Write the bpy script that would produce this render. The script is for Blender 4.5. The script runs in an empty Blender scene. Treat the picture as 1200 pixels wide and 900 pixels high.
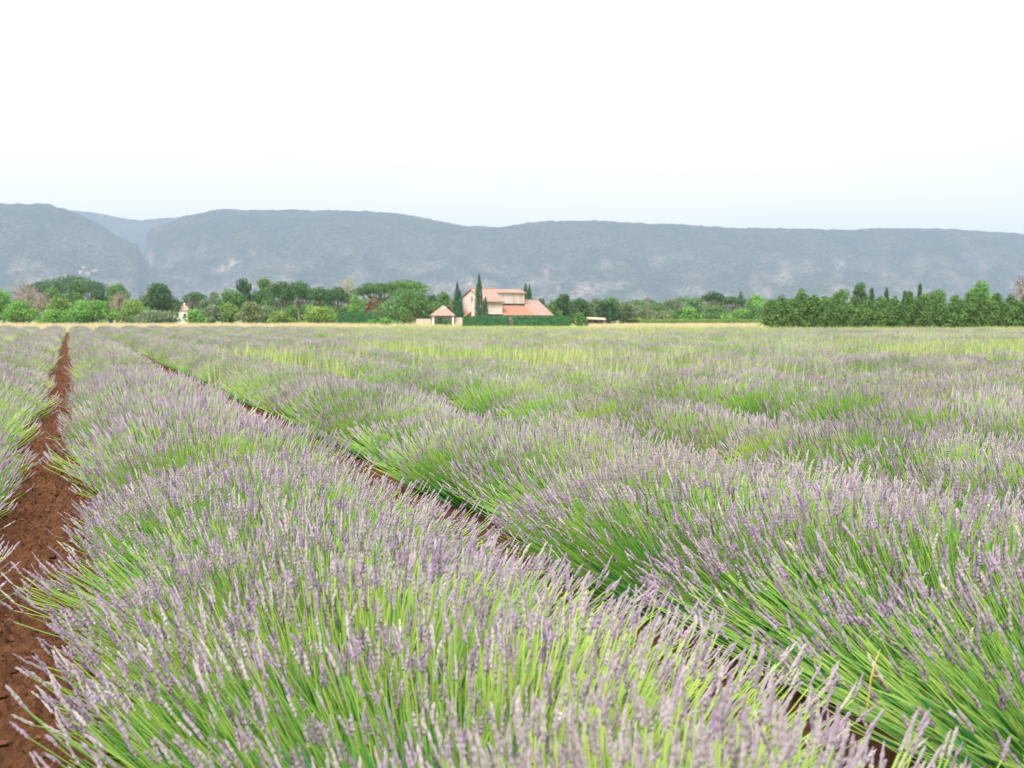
import bpy, math, random
import numpy as np

scene = bpy.context.scene
COL = scene.collection
R = math.radians

# ------------------------------------------------------------------ camera
CAM_H, FPX, HOR = 1.35, 1500.0, 373.0           # camera height, focal length in photo pixels, horizon row
YAW = math.atan((600 - 82) / FPX)               # rows run along +Y and vanish at photo column 82
PITCH = math.atan((450 - HOR) / FPX)
cam = bpy.data.cameras.new('camera')
cam.sensor_width = 36.0
cam.lens = 36.0 * FPX / 1200
cam.clip_start, cam.clip_end = 0.05, 30000
cam.dof.use_dof = True
cam.dof.focus_distance = 7.0
cam.dof.aperture_fstop = 5.6
camo = bpy.data.objects.new('camera', cam)
camo.location = (0, 0, CAM_H)
camo.rotation_euler = (math.pi / 2 - PITCH, 0, -YAW)
COL.objects.link(camo)
scene.camera = camo

# ------------------------------------------------------------------ sky and sun
SUN_EL, SUN_AZ = R(48), R(-145)                 # azimuth from +Y, clockwise positive (sun behind the left shoulder)
SKY_LEVEL = 0.32
w = bpy.data.worlds.new('World'); scene.world = w; w.use_nodes = True
nt = w.node_tree; nt.nodes.clear()
def N(t, typ, **kw):
    n = t.nodes.new(typ)
    for k, v in kw.items(): setattr(n, k, v)
    return n
out = N(nt, 'ShaderNodeOutputWorld'); bg = N(nt, 'ShaderNodeBackground')
sky = N(nt, 'ShaderNodeTexSky', sky_type='NISHITA', sun_disc=False)
sky.sun_elevation = SUN_EL; sky.sun_rotation = SUN_AZ; sky.dust_density = 3
tc = N(nt, 'ShaderNodeTexCoord'); mp = N(nt, 'ShaderNodeMapping'); mp.inputs['Scale'].default_value = (1.2, 1.2, 5.0)
nz = N(nt, 'ShaderNodeTexNoise'); nz.inputs['Scale'].default_value = 1.6; nz.inputs['Detail'].default_value = 6; nz.inputs['Roughness'].default_value = .55
rp = N(nt, 'ShaderNodeValToRGB')
K = SKY_LEVEL / 0.1
rp.color_ramp.elements[0].position = .30; rp.color_ramp.elements[0].color = (.89 * K, .85 * K, .74 * K, 1)
rp.color_ramp.elements[1].position = .62; rp.color_ramp.elements[1].color = (1.0 * K, .955 * K, .825 * K, 1)
mx = N(nt, 'ShaderNodeMix', data_type='RGBA'); mx.inputs[0].default_value = .97
nt.links.new(tc.outputs['Generated'], mp.inputs[0]); nt.links.new(mp.outputs[0], nz.inputs['Vector'])
nt.links.new(nz.outputs['Fac'], rp.inputs[0])
nt.links.new(sky.outputs[0], mx.inputs[6]); nt.links.new(rp.outputs[0], mx.inputs[7])
nt.links.new(mx.outputs[2], bg.inputs['Color']); bg.inputs['Strength'].default_value = 0.1
nt.links.new(bg.outputs[0], out.inputs['Surface'])

sl = bpy.data.lights.new('sun', 'SUN'); sl.energy = 1.5; sl.angle = R(25); sl.color = (1, .96, .90)
so = bpy.data.objects.new('sun', sl); COL.objects.link(so)
so.rotation_euler = (math.pi / 2 - SUN_EL, 0, math.pi - SUN_AZ)
so.location = (0, 0, 50)

# ------------------------------------------------------------------ exposure
scene.view_settings.view_transform = 'Standard'
scene.view_settings.look = 'None'
scene.view_settings.exposure = 2.15
scene.view_settings.gamma = 1.0
scene.view_settings.use_curve_mapping = False
scene.render.engine = 'CYCLES'
scene.cycles.max_bounces = 6
scene.cycles.diffuse_bounces = 3
scene.cycles.transmission_bounces = 4
scene.cycles.transparent_max_bounces = 4
scene.cycles.volume_bounces = 1
scene.cycles.use_denoising = True

# ------------------------------------------------------------------ helpers
HF = np.array([math.sin(YAW), math.cos(YAW)])
HR = np.array([math.cos(YAW), -math.sin(YAW)])
def uv(u, v):                                   # lateral / forward metres -> world xy
    return HR * u + HF * v
def P(px, D):                                   # ground point seen at photo column px, D metres ahead
    return uv((px - 600) / FPX * D, D)
def ZH(py, D):                                  # height of something seen at photo row py, D metres ahead
    return CAM_H + (HOR - py) / FPX * D
def to_uv(x, y):
    return x * HR[0] + y * HR[1], x * HF[0] + y * HF[1]

def build(name, V, F, mat=None, parent=None, smooth=False, attrs=None, mats=None, midx=None, link=True):
    """V (n,3) array; F list of (m,k) int arrays"""
    V = np.asarray(V, np.float32)
    me = bpy.data.meshes.new(name)
    F = [np.asarray(f, np.int32) for f in (F if isinstance(F, list) else [F]) if len(f)]
    nl = sum(f.size for f in F); npoly = sum(len(f) for f in F)
    me.vertices.add(len(V)); me.vertices.foreach_set('co', V.ravel())
    me.loops.add(nl); me.polygons.add(npoly)
    me.loops.foreach_set('vertex_index', np.concatenate([f.ravel() for f in F]))
    tot = np.concatenate([np.full(len(f), f.shape[1], np.int32) for f in F])
    st = np.concatenate([[0], np.cumsum(tot)[:-1]]).astype(np.int32)
    me.polygons.foreach_set('loop_start', st)
    me.polygons.foreach_set('loop_total', tot)
    me.polygons.foreach_set('use_smooth', np.full(npoly, smooth))
    if attrs:
        for k, a in attrs.items():
            at = me.attributes.new(k, 'FLOAT', 'POINT'); at.data.foreach_set('value', np.asarray(a, np.float32))
    if mats:
        for m in mats: me.materials.append(m)
        me.polygons.foreach_set('material_index', np.asarray(midx, np.int32))
    elif mat: me.materials.append(mat)
    me.update(calc_edges=True); me.validate()
    if not link: return me
    return obj(name, me, parent)

def obj(name, me, parent=None, loc=None):
    o = bpy.data.objects.new(name, me); COL.objects.link(o)
    if parent: o.parent = parent
    if loc is not None: o.location = loc
    return o
def tag(o, label, cat, group=None):
    o['label'] = label; o['category'] = cat
    if group: o['group'] = group
    return o
def thing(name, label, cat, loc=(0, 0, 0), rz=0, group=None):
    o = bpy.data.objects.new(name, None); COL.objects.link(o)
    o.location = loc; o.rotation_euler = (0, 0, rz); o.empty_display_size = .3
    return tag(o, label, cat, group)

class MB:                                       # small polygon collector
    def __init__(s): s.v = []; s.f = []
    def poly(s, pts):
        n = len(s.v); s.v += [tuple(p) for p in pts]; s.f.append(tuple(range(n, n + len(pts)))); return s
    def hull(s, bottom, top):                   # prism between two rings of equal length
        n = len(s.v); k = len(bottom); s.v += [tuple(p) for p in bottom] + [tuple(p) for p in top]
        s.f.append(tuple(range(n + k - 1, n - 1, -1))); s.f.append(tuple(range(n + k, n + 2 * k)))
        for i in range(k):
            j = (i + 1) % k; s.f.append((n + i, n + j, n + k + j, n + k + i))
        return s
    def box(s, x0, x1, y0, y1, z0, z1):
        return s.hull([(x0, y0, z0), (x1, y0, z0), (x1, y1, z0), (x0, y1, z0)], [(x0, y0, z1), (x1, y0, z1), (x1, y1, z1), (x0, y1, z1)])
    def slab(s, pts, t):                        # thick sheet: polygon + thickness downwards
        return s.hull([(x, y, z - t) for x, y, z in pts], pts)
    def tube(s, pts, rad, k=6):
        pts = [np.array(p, float) for p in pts]; n0 = len(s.v)
        for i, p in enumerate(pts):
            d = pts[min(i + 1, len(pts) - 1)] - pts[max(i - 1, 0)]; d /= np.linalg.norm(d) + 1e-9
            a = np.cross(d, (0.31, 0.95, 0.1)); a /= np.linalg.norm(a) + 1e-9; b = np.cross(d, a)
            r = rad[i] if hasattr(rad, '__len__') else rad
            for j in range(k):
                t = 2 * math.pi * j / k; s.v.append(tuple(p + r * (math.cos(t) * a + math.sin(t) * b)))
        for i in range(len(pts) - 1):
            for j in range(k):
                q = (j + 1) % k; s.f.append((n0 + i * k + j, n0 + i * k + q, n0 + (i + 1) * k + q, n0 + (i + 1) * k + j))
        s.f.append(tuple(n0 + (len(pts) - 1) * k + j for j in range(k)))
        return s
    def build(s, name, mat, parent=None, smooth=False):
        me = bpy.data.meshes.new(name); me.from_pydata(s.v, [], s.f); me.materials.append(mat)
        if smooth: me.polygons.foreach_set('use_smooth', np.ones(len(s.f), bool))
        me.update(); return obj(name, me, parent)

# value noise -----------------------------------------------------------------
def vnoise(x, y, seed=0):
    x = np.asarray(x, float); y = np.asarray(y, float)
    xi = np.floor(x).astype(np.int64); yi = np.floor(y).astype(np.int64); fx = x - xi; fy = y - yi
    def h(a, b):
        n = (a * 374761393 + b * 668265263 + seed * 974634541) & 0x7fffffff
        n = ((n ^ (n >> 13)) * 1274126177) & 0x7fffffff
        return ((n ^ (n >> 16)) & 0xffff) / 65535.0
    u = fx * fx * (3 - 2 * fx); v = fy * fy * (3 - 2 * fy)
    return (h(xi, yi) * (1 - u) + h(xi + 1, yi) * u) * (1 - v) + (h(xi, yi + 1) * (1 - u) + h(xi + 1, yi + 1) * u) * v
def fbm(x, y, oct=5, seed=0, gain=.5):
    s = 0; a = 1; t = 0
    for o in range(oct):
        s = s + a * vnoise(x * 2 ** o + 17.3 * o, y * 2 ** o - 9.1 * o, seed + o); t += a; a *= gain
    return s / t

# ------------------------------------------------------------------ materials
def newmat(name):
    m = bpy.data.materials.new(name); m.use_nodes = True; t = m.node_tree; t.nodes.clear()
    o = N(t, 'ShaderNodeOutputMaterial'); return m, t, o
def rgb(c): return (c[0], c[1], c[2], 1)
def mixc(t, fac, a, b, bt='MIX'):
    n = N(t, 'ShaderNodeMix', data_type='RGBA', blend_type=bt)
    for i, v in ((0, fac), (6, a), (7, b)):
        if hasattr(v, 'links') or isinstance(v, bpy.types.NodeSocket): t.links.new(v, n.inputs[i])
        elif i == 0: n.inputs[0].default_value = v
        else: n.inputs[i].default_value = rgb(v)
    return n.outputs[2]
def noise(t, scale, detail=3, rough=.5, vec=None, remap=None):
    n = N(t, 'ShaderNodeTexNoise'); n.inputs['Scale'].default_value = scale
    n.inputs['Detail'].default_value = detail; n.inputs['Roughness'].default_value = rough
    if vec is not None: t.links.new(vec, n.inputs['Vector'])
    if remap:
        m = N(t, 'ShaderNodeMapRange'); m.inputs[1].default_value, m.inputs[2].default_value = remap
        t.links.new(n.outputs['Fac'], m.inputs[0]); return m.outputs[0]
    return n.outputs['Fac']
def pos(t, scale=None):
    g = N(t, 'ShaderNodeNewGeometry')
    if not scale: return g.outputs['Position']
    m = N(t, 'ShaderNodeMapping'); m.inputs['Scale'].default_value = scale; t.links.new(g.outputs['Position'], m.inputs[0]); return m.outputs[0]
def attr(t, name):
    return N(t, 'ShaderNodeAttribute', attribute_name=name).outputs['Fac']
def principled(t, o, color, rough=.8, spec=.2, bump=None, bstr=.3, bdist=.05):
    b = N(t, 'ShaderNodeBsdfPrincipled'); b.inputs['Roughness'].default_value = rough
    b.inputs['Specular IOR Level'].default_value = spec
    if isinstance(color, bpy.types.NodeSocket): t.links.new(color, b.inputs['Base Color'])
    else: b.inputs['Base Color'].default_value = rgb(color)
    if bump is not None:
        n = N(t, 'ShaderNodeBump'); n.inputs['Strength'].default_value = bstr; n.inputs['Distance'].default_value = bdist
        t.links.new(bump, n.inputs['Height']); t.links.new(n.outputs[0], b.inputs['Normal'])
    t.links.new(b.outputs[0], o.inputs['Surface']); return b
def leafmat(name, c1, c2, transl=.3, tcol=None, tint='tint', patch=None, rough=.6):
    """foliage: colour runs c1..c2 along the per-leaf tint attribute, some light passes through"""
    m, t, o = newmat(name)
    c = mixc(t, attr(t, tint), c1, c2)
    if patch:                                   # broad natural variation over the ground
        c = mixc(t, noise(t, patch[0], 2, .5, pos(t), (patch[1], patch[2])), c, patch[3])
    b = principled(t, o, c, rough, .25)
    tr = N(t, 'ShaderNodeBsdfTranslucent'); t.links.new(c, tr.inputs['Color'])
    ms = N(t, 'ShaderNodeMixShader'); ms.inputs[0].default_value = transl
    t.links.new(b.outputs[0], ms.inputs[1]); t.links.new(tr.outputs[0], ms.inputs[2]); t.links.new(ms.outputs[0], o.inputs['Surface'])
    return m

M = {}
M['stem'] = leafmat('lavender_stem', (.11, .45, .10), (.54, .70, .18), .5, patch=(.35, .50, .75, (.60, .70, .22)))
M['leaf'] = leafmat('lavender_leaf', (.04, .28, .09), (.14, .45, .14), .35)
# flower spikes: grey violet, a few brighter florets
m, t, o = newmat('lavender_spike')
c = mixc(t, attr(t, 'tint'), (.285, .215, .305), (.50, .41, .515))
bf = N(t, 'ShaderNodeMapRange'); bf.inputs[1].default_value = 0; bf.inputs[2].default_value = .45; t.links.new(attr(t, 'bloom'), bf.inputs[0])
c = mixc(t, bf.outputs[0], c, (.55, .57, .42))
c = mixc(t, noise(t, .5, 2, .5, pos(t), (.56, .85)), c, (.45, .40, .39))
rm = N(t, 'ShaderNodeMath', operation='GREATER_THAN'); t.links.new(attr(t, 'bloom'), rm.inputs[0]); rm.inputs[1].default_value = .5
c = mixc(t, rm.outputs[0], c, (.40, .22, .52))
b = principled(t, o, c, .85, .1)
tr = N(t, 'ShaderNodeBsdfTranslucent'); t.links.new(c, tr.inputs['Color'])
ms = N(t, 'ShaderNodeMixShader'); ms.inputs[0].default_value = .3
t.links.new(b.outputs[0], ms.inputs[1]); t.links.new(tr.outputs[0], ms.inputs[2]); t.links.new(ms.outputs[0], o.inputs['Surface'])
M['spike'] = m
# red soil
m, t, o = newmat('red_soil')
n1 = noise(t, 26, 8, .75, pos(t), (.30, .70)); n2 = noise(t, 70, 6, .7, pos(t))
c = mixc(t, n1, (.04, .017, .010), (.25, .115, .063)); c = mixc(t, noise(t, 1.3, 3, .5, pos(t), (.3, 1.3)), c, (.125, .056, .031))
mm = N(t, 'ShaderNodeMath', operation='ADD'); t.links.new(n1, mm.inputs[0]); t.links.new(n2, mm.inputs[1])
principled(t, o, c, .95, .05, mm.outputs[0], .7, .03)
M['soil'] = m
m, t, o = newmat('soil_clod')
c = mixc(t, attr(t, 'tint'), (.07, .031, .017), (.175, .083, .046))
principled(t, o, c, .95, .05, noise(t, 60, 6, .7, pos(t)), .6, .02); M['clod'] = m
m, t, o = newmat('plain_ground')
c = mixc(t, noise(t, .05, 5, .6, pos(t), (.35, .65)), (.30, .29, .13), (.18, .26, .07))
principled(t, o, c, .95, .05, noise(t, 3, 5, .6, pos(t)), .4, .1); M['ground'] = m
M['dry'] = leafmat('dry_grass_blades', (.50, .42, .24), (.66, .58, .38), .2)
M['meadow'] = leafmat('meadow_blades', (.27, .40, .09), (.48, .57, .20), .3, patch=(.09, .45, .65, (.52, .52, .27)))
M['straw'] = leafmat('straw', (.60, .42, .16), (.70, .52, .24), .1)
def plain(name, c, rough=.8, var=.12, scale=3, spec=.2):
    m, t, o = newmat(name)
    d = tuple(x * (1 - var) for x in c); l = tuple(min(1, x * (1 + var)) for x in c)
    n = noise(t, scale, 5, .6, pos(t), (.3, .7))
    principled(t, o, mixc(t, n, d, l), rough, spec, n, .15, .02); return m
M['bark'] = plain('bark', (.16, .11, .08), .95, .35, 4)
M['pine_bark'] = plain('pine_bark', (.20, .15, .12), .95, .3, 4)
M['pale_bark'] = plain('pale_bark', (.30, .26, .21), .95, .25, 4)
M['wood'] = plain('weathered_wood', (.17, .13, .11), .9, .25, 5)
M['dark'] = plain('dark_opening', (.03, .03, .035), .6, .2, 3)
M['shell'] = plain('snail_shell', (.75, .72, .66), .5, .1, 200)
CR = {  # crown colours, low / high leaf albedo
 'mid': ((.045, .115, .03), (.12, .22, .06)), 'bright': ((.07, .19, .035), (.17, .33, .07)), 'yellow': ((.085, .175, .035), (.20, .29, .07)),
 'dark': ((.022, .065, .028), (.065, .13, .045)), 'grey': ((.075, .12, .06), (.17, .22, .12)), 'brown': ((.12, .095, .07), (.24, .19, .14)),
 'purple': ((.085, .055, .055), (.20, .15, .12)), 'cypress': ((.018, .07, .032), (.05, .13, .05)), 'thuja': ((.035, .10, .025), (.13, .22, .055)),
 'pine': ((.03, .085, .028), (.085, .16, .05)), 'hedge': ((.022, .105, .04), (.065, .19, .06)), 'red': ((.14, .085, .06), (.22, .13, .10)),
 'olive': ((.085, .125, .05), (.19, .23, .10)), 'gold': ((.45, .36, .03), (.60, .50, .08)), 'thistle': ((.12, .22, .15), (.24, .35, .26)),
 'spare': ((.20, .22, .10), (.36, .36, .20))}
for k, (a, b_) in CR.items(): M['c_' + k] = leafmat('crown_' + k, [x * 1.0 for x in a], [min(.7, x * 1.6) for x in b_], .35)

# ------------------------------------------------------------------ ground
g = MB().poly([(*uv(-9000, -400), 0), (*uv(9000, -400), 0), (*uv(9000, 9500), 0), (*uv(-9000, 9500), 0)]).build('ground', M['ground']); g['kind'] = 'structure'
FIELD_D = 124.0
f = MB().poly([(*uv(-70, -8), .004), (*uv(140, -8), .004), (*uv(140, FIELD_D), .004), (*uv(-70, FIELD_D), .004)]).build('field_soil', M['soil']); f['kind'] = 'structure'

ROW0, ROWS = 0.95, 2.15                         # centre of the row beside the lane, row spacing
# open red lane between rows: clumpy tilled soil as real relief
def worley(x, y, seed):
    xi = np.floor(x); yi = np.floor(y); best = np.full(np.shape(x), 9.0)
    for dx in (-1, 0, 1):
        for dy in (-1, 0, 1):
            cx, cy = xi + dx, yi + dy
            jx = vnoise(cx * 1.0, cy * 1.0, seed); jy = vnoise(cx * 1.0, cy * 1.0, seed + 7); sz = .55 + .75 * vnoise(cx * 1.0, cy * 1.0, seed + 13)
            best = np.minimum(best, (((x - cx - jx) ** 2 + (y - cy - jy) ** 2) ** .5) / sz)
    return np.clip(1 - best ** 2, 0, 1)
def lane_z(x, y):
    wx, wy = x + .03 * (fbm(x * 9, y * 9, 3, 4) - .5), y + .03 * (fbm(x * 9, y * 9, 3, 6) - .5)
    patch = fbm(x * 2.5, y * 2.5, 2, 12)
    return .008 + .10 * (fbm(x * 6, y * 6, 4, 3, .6) - .3).clip(0, 1) + .065 * worley(wx * 10, wy * 10, 2) * patch * 1.5 + .045 * worley(wx * 22, wy * 22, 30) + .012 * worley(wx * 50, wy * 50, 50) + .024 * fbm(x * 60, y * 60, 3, 17, .7)
ys = np.concatenate([np.arange(1.2, 9, .012), np.arange(9, 22, .04), np.arange(22, 90, .25)])
xs = np.linspace(-.72, .42, 96)
X, Y = np.meshgrid(xs, ys); Z = lane_z(X, Y)
V = np.stack([X, Y, Z], -1).reshape(-1, 3)
def gridf(ny, nx):
    a = (np.arange(ny - 1)[:, None] * nx + np.arange(nx - 1)[None]).ravel()
    return np.stack([a, a + 1, a + nx + 1, a + nx], 1)
o = build('soil_lane', V, gridf(len(ys), len(xs)), M['soil'], smooth=False); o['kind'] = 'structure'

rng = np.random.default_rng(5)
# loose clods
phi = (1 + 5 ** .5) / 2
ICO = np.array([(-1, phi, 0), (1, phi, 0), (-1, -phi, 0), (1, -phi, 0), (0, -1, phi), (0, 1, phi), (0, -1, -phi), (0, 1, -phi), (phi, 0, -1), (phi, 0, 1), (-phi, 0, -1), (-phi, 0, 1)]) / 1.9
ICF = np.array([(0, 11, 5), (0, 5, 1), (0, 1, 7), (0, 7, 10), (0, 10, 11), (1, 5, 9), (5, 11, 4), (11, 10, 2), (10, 7, 6), (7, 1, 8), (3, 9, 4), (3, 4, 2), (3, 2, 6), (3, 6, 8), (3, 8, 9), (4, 9, 5), (2, 4, 11), (6, 2, 10), (8, 6, 7), (9, 8, 1)])
nC = 7500
lane2 = rng.random(nC) < .3
cy = 2 + 20 * rng.random(nC) ** 2.2
cx = np.where(lane2, ROW0 + ROWS / 2 + rng.normal(0, .22, nC), rng.uniform(-.66, .30, nC))
cr = .004 + .018 * rng.random(nC) ** 2.8
cz = np.where(lane2, .006, lane_z(cx, cy)) + cr * .05
S = ICO[None] * cr[:, None, None] * rng.uniform(.55, 1.3, (nC, 12, 1)) * np.stack([rng.uniform(.8, 1.5, nC), rng.uniform(.8, 1.5, nC), rng.uniform(.5, .9, nC)], 1)[:, None, :]
V = (S + np.stack([cx, cy, cz], 1)[:, None]).reshape(-1, 3)
Fc = (ICF[None] + (np.arange(nC) * 12)[:, None, None]).reshape(-1, 3)
o = build('soil_clods', V, Fc, M['clod'], attrs={'tint': np.repeat(rng.random(nC), 12)}); tag(o, 'loose crumbly clods of red soil in the lanes between rows', 'soil'); o['kind'] = 'stuff'

# ------------------------------------------------------------------ lavender plants
def frames(d):
    a = np.cross(d, np.array([.31, .95, .12])); a /= np.linalg.norm(a, axis=-1, keepdims=True) + 1e-9
    return a, np.cross(d, a)
def tubes(paths, rad, k):                       # paths (n,s,3), rad (n,s)
    n, s, _ = paths.shape
    d = np.gradient(paths, axis=1); d /= np.linalg.norm(d, axis=-1, keepdims=True) + 1e-9
    a, b = frames(d); th = np.arange(k) * 2 * np.pi / k
    V = paths[:, :, None] + rad[:, :, None, None] * (np.cos(th)[:, None] * a[:, :, None] + np.sin(th)[:, None] * b[:, :, None])
    base = np.arange(n)[:, None, None] * s * k + np.arange(s - 1)[None, :, None] * k
    j = np.arange(k)[None, None]; q = (j + 1) % k
    F = np.stack([base + j, base + q, base + k + q, base + k + j], -1).reshape(-1, 4)
    return V.reshape(-1, 3), F
def bush(seed, n, nleaf, lod, flower=.72):
    r_ = np.random.default_rng(seed)
    A, B, H = 1.0, .82, .50
    ph = r_.random(n) * 2 * np.pi; r = np.sqrt(r_.random(n)) * .985
    bare = r_.random(n) > flower
    # lumpy outline
    lump = 1 + .10 * np.sin(ph * 3 + seed) + .06 * np.sin(ph * 5 + 2.1 * seed)
    zt = .20 + (H - .20) * (1 - r ** 2.5) ** .62 + r_.normal(0, .03, n)
    zt *= 1 + .07 * np.sin(r * np.cos(ph) * 5 + seed) + .07 * np.sin(r * np.sin(ph) * 4 + seed * 1.7)
    sc = np.where(bare, r_.uniform(.72, .97, n), r_.uniform(.93, 1.05, n))
    tip = np.stack([r * np.cos(ph) * A * lump, r * np.sin(ph) * B * lump, np.maximum(zt, .07)], 1) * sc[:, None]
    base = np.stack([tip[:, 0] * .56, tip[:, 1] * .62, np.full(n, .02)], 1) + r_.normal(0, .03, (n, 3)) * [1, 1, .2]
    base[:, 2] = np.abs(base[:, 2])
    ctrl = base + .55 * (tip - base) + r_.normal(0, .022, (n, 3)); ctrl[:, 2] += .03 - .02 * r
    ns = {0: 5, 1: 4, 2: 2}[lod]; k = {0: 3, 1: 3, 2: 3}[lod]
    u = np.linspace(0, 1, ns)[None, :, None]
    path = (1 - u) ** 2 * base[:, None] + 2 * u * (1 - u) * ctrl[:, None] + u ** 2 * tip[:, None]
    rs = {0: .0025, 1: .0037, 2: .0100}[lod]
    rad = rs * r_.uniform(.75, 1.3, n)[:, None] * np.linspace(1.15, .7, ns)[None]
    Vs, Fs = tubes(path, rad, k)
    tint = r_.beta(1.6, 1.6, n)
    ts = np.repeat(np.clip(tint + 0 * tint, 0, 1), ns * k)
    along = np.tile(np.repeat(np.linspace(-.22, .22, ns), k), n)     # stems ripen towards the tip
    ts = np.clip(ts + along, 0, 1)
    # spikes
    fl = ~bare; nf = fl.sum()
    d = tip[fl] - ctrl[fl]; d /= np.linalg.norm(d, axis=1, keepdims=True); d += [0, 0, .45]; d += r_.normal(0, .13, (nf, 3)); d /= np.linalg.norm(d, axis=1, keepdims=True)
    L = r_.uniform(.042, .082, nf); Rm = r_.uniform(.0034, .0055, nf)
    if lod == 0: prof = np.array([.35, .95, .7, 1.05, .75, 1.0, .7, .85, .5, .12]); kk = 5
    elif lod == 1: prof = np.array([.4, 1.1, 1.0, .8, .15]); kk = 3; Rm = Rm * 1.15
    else: prof = np.array([.6, 1.1, .2]); kk = 3; Rm = Rm * 1.6; L = L * 1.2
    sN = len(prof); uu = np.linspace(0, 1, sN)
    bend = r_.normal(0, .006, (nf, 3))
    sp = tip[fl][:, None] + d[:, None] * (uu[None, :, None] * L[:, None, None]) + bend[:, None] * (uu ** 2)[None, :, None]
    Vp, Fp = tubes(sp, Rm[:, None] * prof[None], kk)
    if lod == 0: Vp = Vp + r_.normal(0, .0009, Vp.shape)
    tp = np.repeat(np.clip(r_.normal(.5, .28, nf), 0, 1), sN * kk)
    bl = np.repeat(np.where(r_.random(nf) < .005, 1.0, np.clip(r_.normal(.03, .14, nf), 0, .42)), sN * kk)
    # leafy inside: narrow blades
    m = nleaf; ph = r_.random(m) * 2 * np.pi; r = np.sqrt(r_.random(m)); s2 = r_.uniform(.50, .92, m)
    zl = (.13 + (H - .15) * (1 - r ** 2.5) ** .6) * s2
    lt = np.stack([r * np.cos(ph) * A * s2, r * np.sin(ph) * B * s2, zl], 1)
    lb = lt * np.stack([r_.uniform(.6, .85, m)] * 2 + [r_.uniform(.05, .4, m)], 1)
    dd = lt - lb; dd /= np.linalg.norm(dd, axis=1, keepdims=True) + 1e-9
    a, b = frames(dd); wv = a * np.cos(ph * 7)[:, None] + b * np.sin(ph * 7)[:, None]
    lw = {0: .0035, 1: .006, 2: .016}[lod]
    mid = lb + .55 * (lt - lb)
    Vl = np.stack([lb, mid + wv * lw, lt, mid - wv * lw], 1).reshape(-1, 3)
    Fl = np.arange(m * 4).reshape(-1, 4)
    tl = np.repeat(r_.random(m), 4)
    return (Vs, Fs, ts), (Vp, Fp, tp, bl), (Vl, Fl, tl)

LOD = {}
SPEC = {0: (2100, 3000, 3), 1: (1500, 1500, 4), 2: (620, 300, 4)}
for lod, (n, nl, nv) in SPEC.items():
    for fl, fv in (('full', .50), ('sparse', .29)):
        for v in range(nv if fl == 'full' else max(2, nv - 1)):
            s_, p_, l_ = bush(100 * lod + v + (40 if fl == 'sparse' else 0), n, nl, lod, fv)
            if lod < 2:
                LOD.setdefault((lod, fl), []).append((
                    build('flower_stems', s_[0], s_[1], M['stem'], attrs={'tint': s_[2]}, link=False),
                    build('flower_spikes', p_[0], p_[1], M['spike'], attrs={'tint': p_[2], 'bloom': p_[3]}, link=False),
                    build('foliage', l_[0], l_[1], M['leaf'], attrs={'tint': l_[2]}, link=False)))
            else:
                V = np.concatenate([s_[0], p_[0], l_[0]]); a, b = len(s_[0]), len(s_[0]) + len(p_[0])
                F = np.concatenate([s_[1], p_[1] + a, l_[1] + b])
                mi = np.concatenate([np.zeros(len(s_[1])), np.ones(len(p_[1])), np.full(len(l_[1]), 2)])
                me = build('lavender', V, F, attrs={'tint': np.concatenate([s_[2], p_[2], l_[2]]), 'bloom': np.concatenate([np.zeros(a), p_[3], np.zeros(len(l_[0]))])},
                           mats=[M['stem'], M['spike'], M['leaf']], midx=mi, link=False)
                LOD.setdefault((lod, fl), []).append(me)

rp_ = np.random.default_rng(77)
def field_end(px):
    q = np.clip((px - 230) / 380, 0, 1); return 122 - 28 * q * q * (3 - 2 * q)

plants = []
for i in range(-9, 70):
    x = ROW0 + ROWS * i
    y = .3 + rp_.random() * .5
    while y < 150:
        y += .80 * rp_.uniform(.88, 1.14)
        xx = x + rp_.normal(0, .03); u, v = to_uv(xx, y)
        if v < .4: continue
        px = 600 + u / v * FPX
        if v > field_end(px): continue
        if v > 12 and not (-500 < px < 2300): continue
        if v <= 12 and not (-1200 < px < 2400): continue
        big = float(fbm(np.array(y / 2.4), np.array(i * 7.7), 2, 31))
        sz = .82 + .42 * big + rp_.normal(0, .045)
        sx = (.76 if v > 8 else .84) + .20 * big + rp_.normal(0, .025)
        if rp_.random() < .10: sz *= .80; sx *= .88
        if i == 0 and y < 5.5: sz = 1.02 + rp_.normal(0, .03); sx = .98
        if i == 1 and 3.0 < v < 7.2: sz = 1.10 + rp_.normal(0, .03); sx = 1.16
        if i == -1: sx *= 1.0 if v > 7 else 1.12 if v > 4.2 else .85
        if i == 0: xx -= .07; sx += .03
        # greener, less flowered zones
        gz = float(fbm(np.array(xx / 6.), np.array(y / 9.), 2, 61)) + (.12 if i >= 2 else .03) + (.35 if 18.5 < xx < 27 else 0) + (.2 if v > 76 and px > 450 else 0)
        plants.append((v, px, i, xx, y, sx, 1.0 * rp_.uniform(.95, 1.12), sz, rp_.integers(0, 2) * math.pi + rp_.normal(0, .12), gz, rp_.random()))
plants.sort(key=lambda p: p[0])
def inview(p): mg = 1.25 / p[0] * FPX + 15; return -mg < p[1] < 1200 + mg and p[0] > 1.2
ORD = ['first', 'second', 'third', 'fourth', 'fifth', 'sixth', 'seventh', 'eighth', 'ninth', 'tenth']
def plant_label(i, sz, sx, kind):
    look = ('low' if sz < .98 else 'middling' if sz < 1.08 else 'tall') + (' well flowered' if kind == 'full' else ' green thinly flowered')
    if i <= -1: where = 'leaning over the outer side of the bare soil lane' if i == -1 else 'in a hedge beyond the one edging the soil lane'
    elif i == 0: where = 'in the row between soil lane and dark furrow'
    elif i < 10: where = 'in the %s row from the bare soil lane' % ORD[i]
    else: where = 'among rows past the tenth one from the lane'
    return '%s lavender bush %s' % (look, where)
n_ind = 0; far = []
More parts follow.
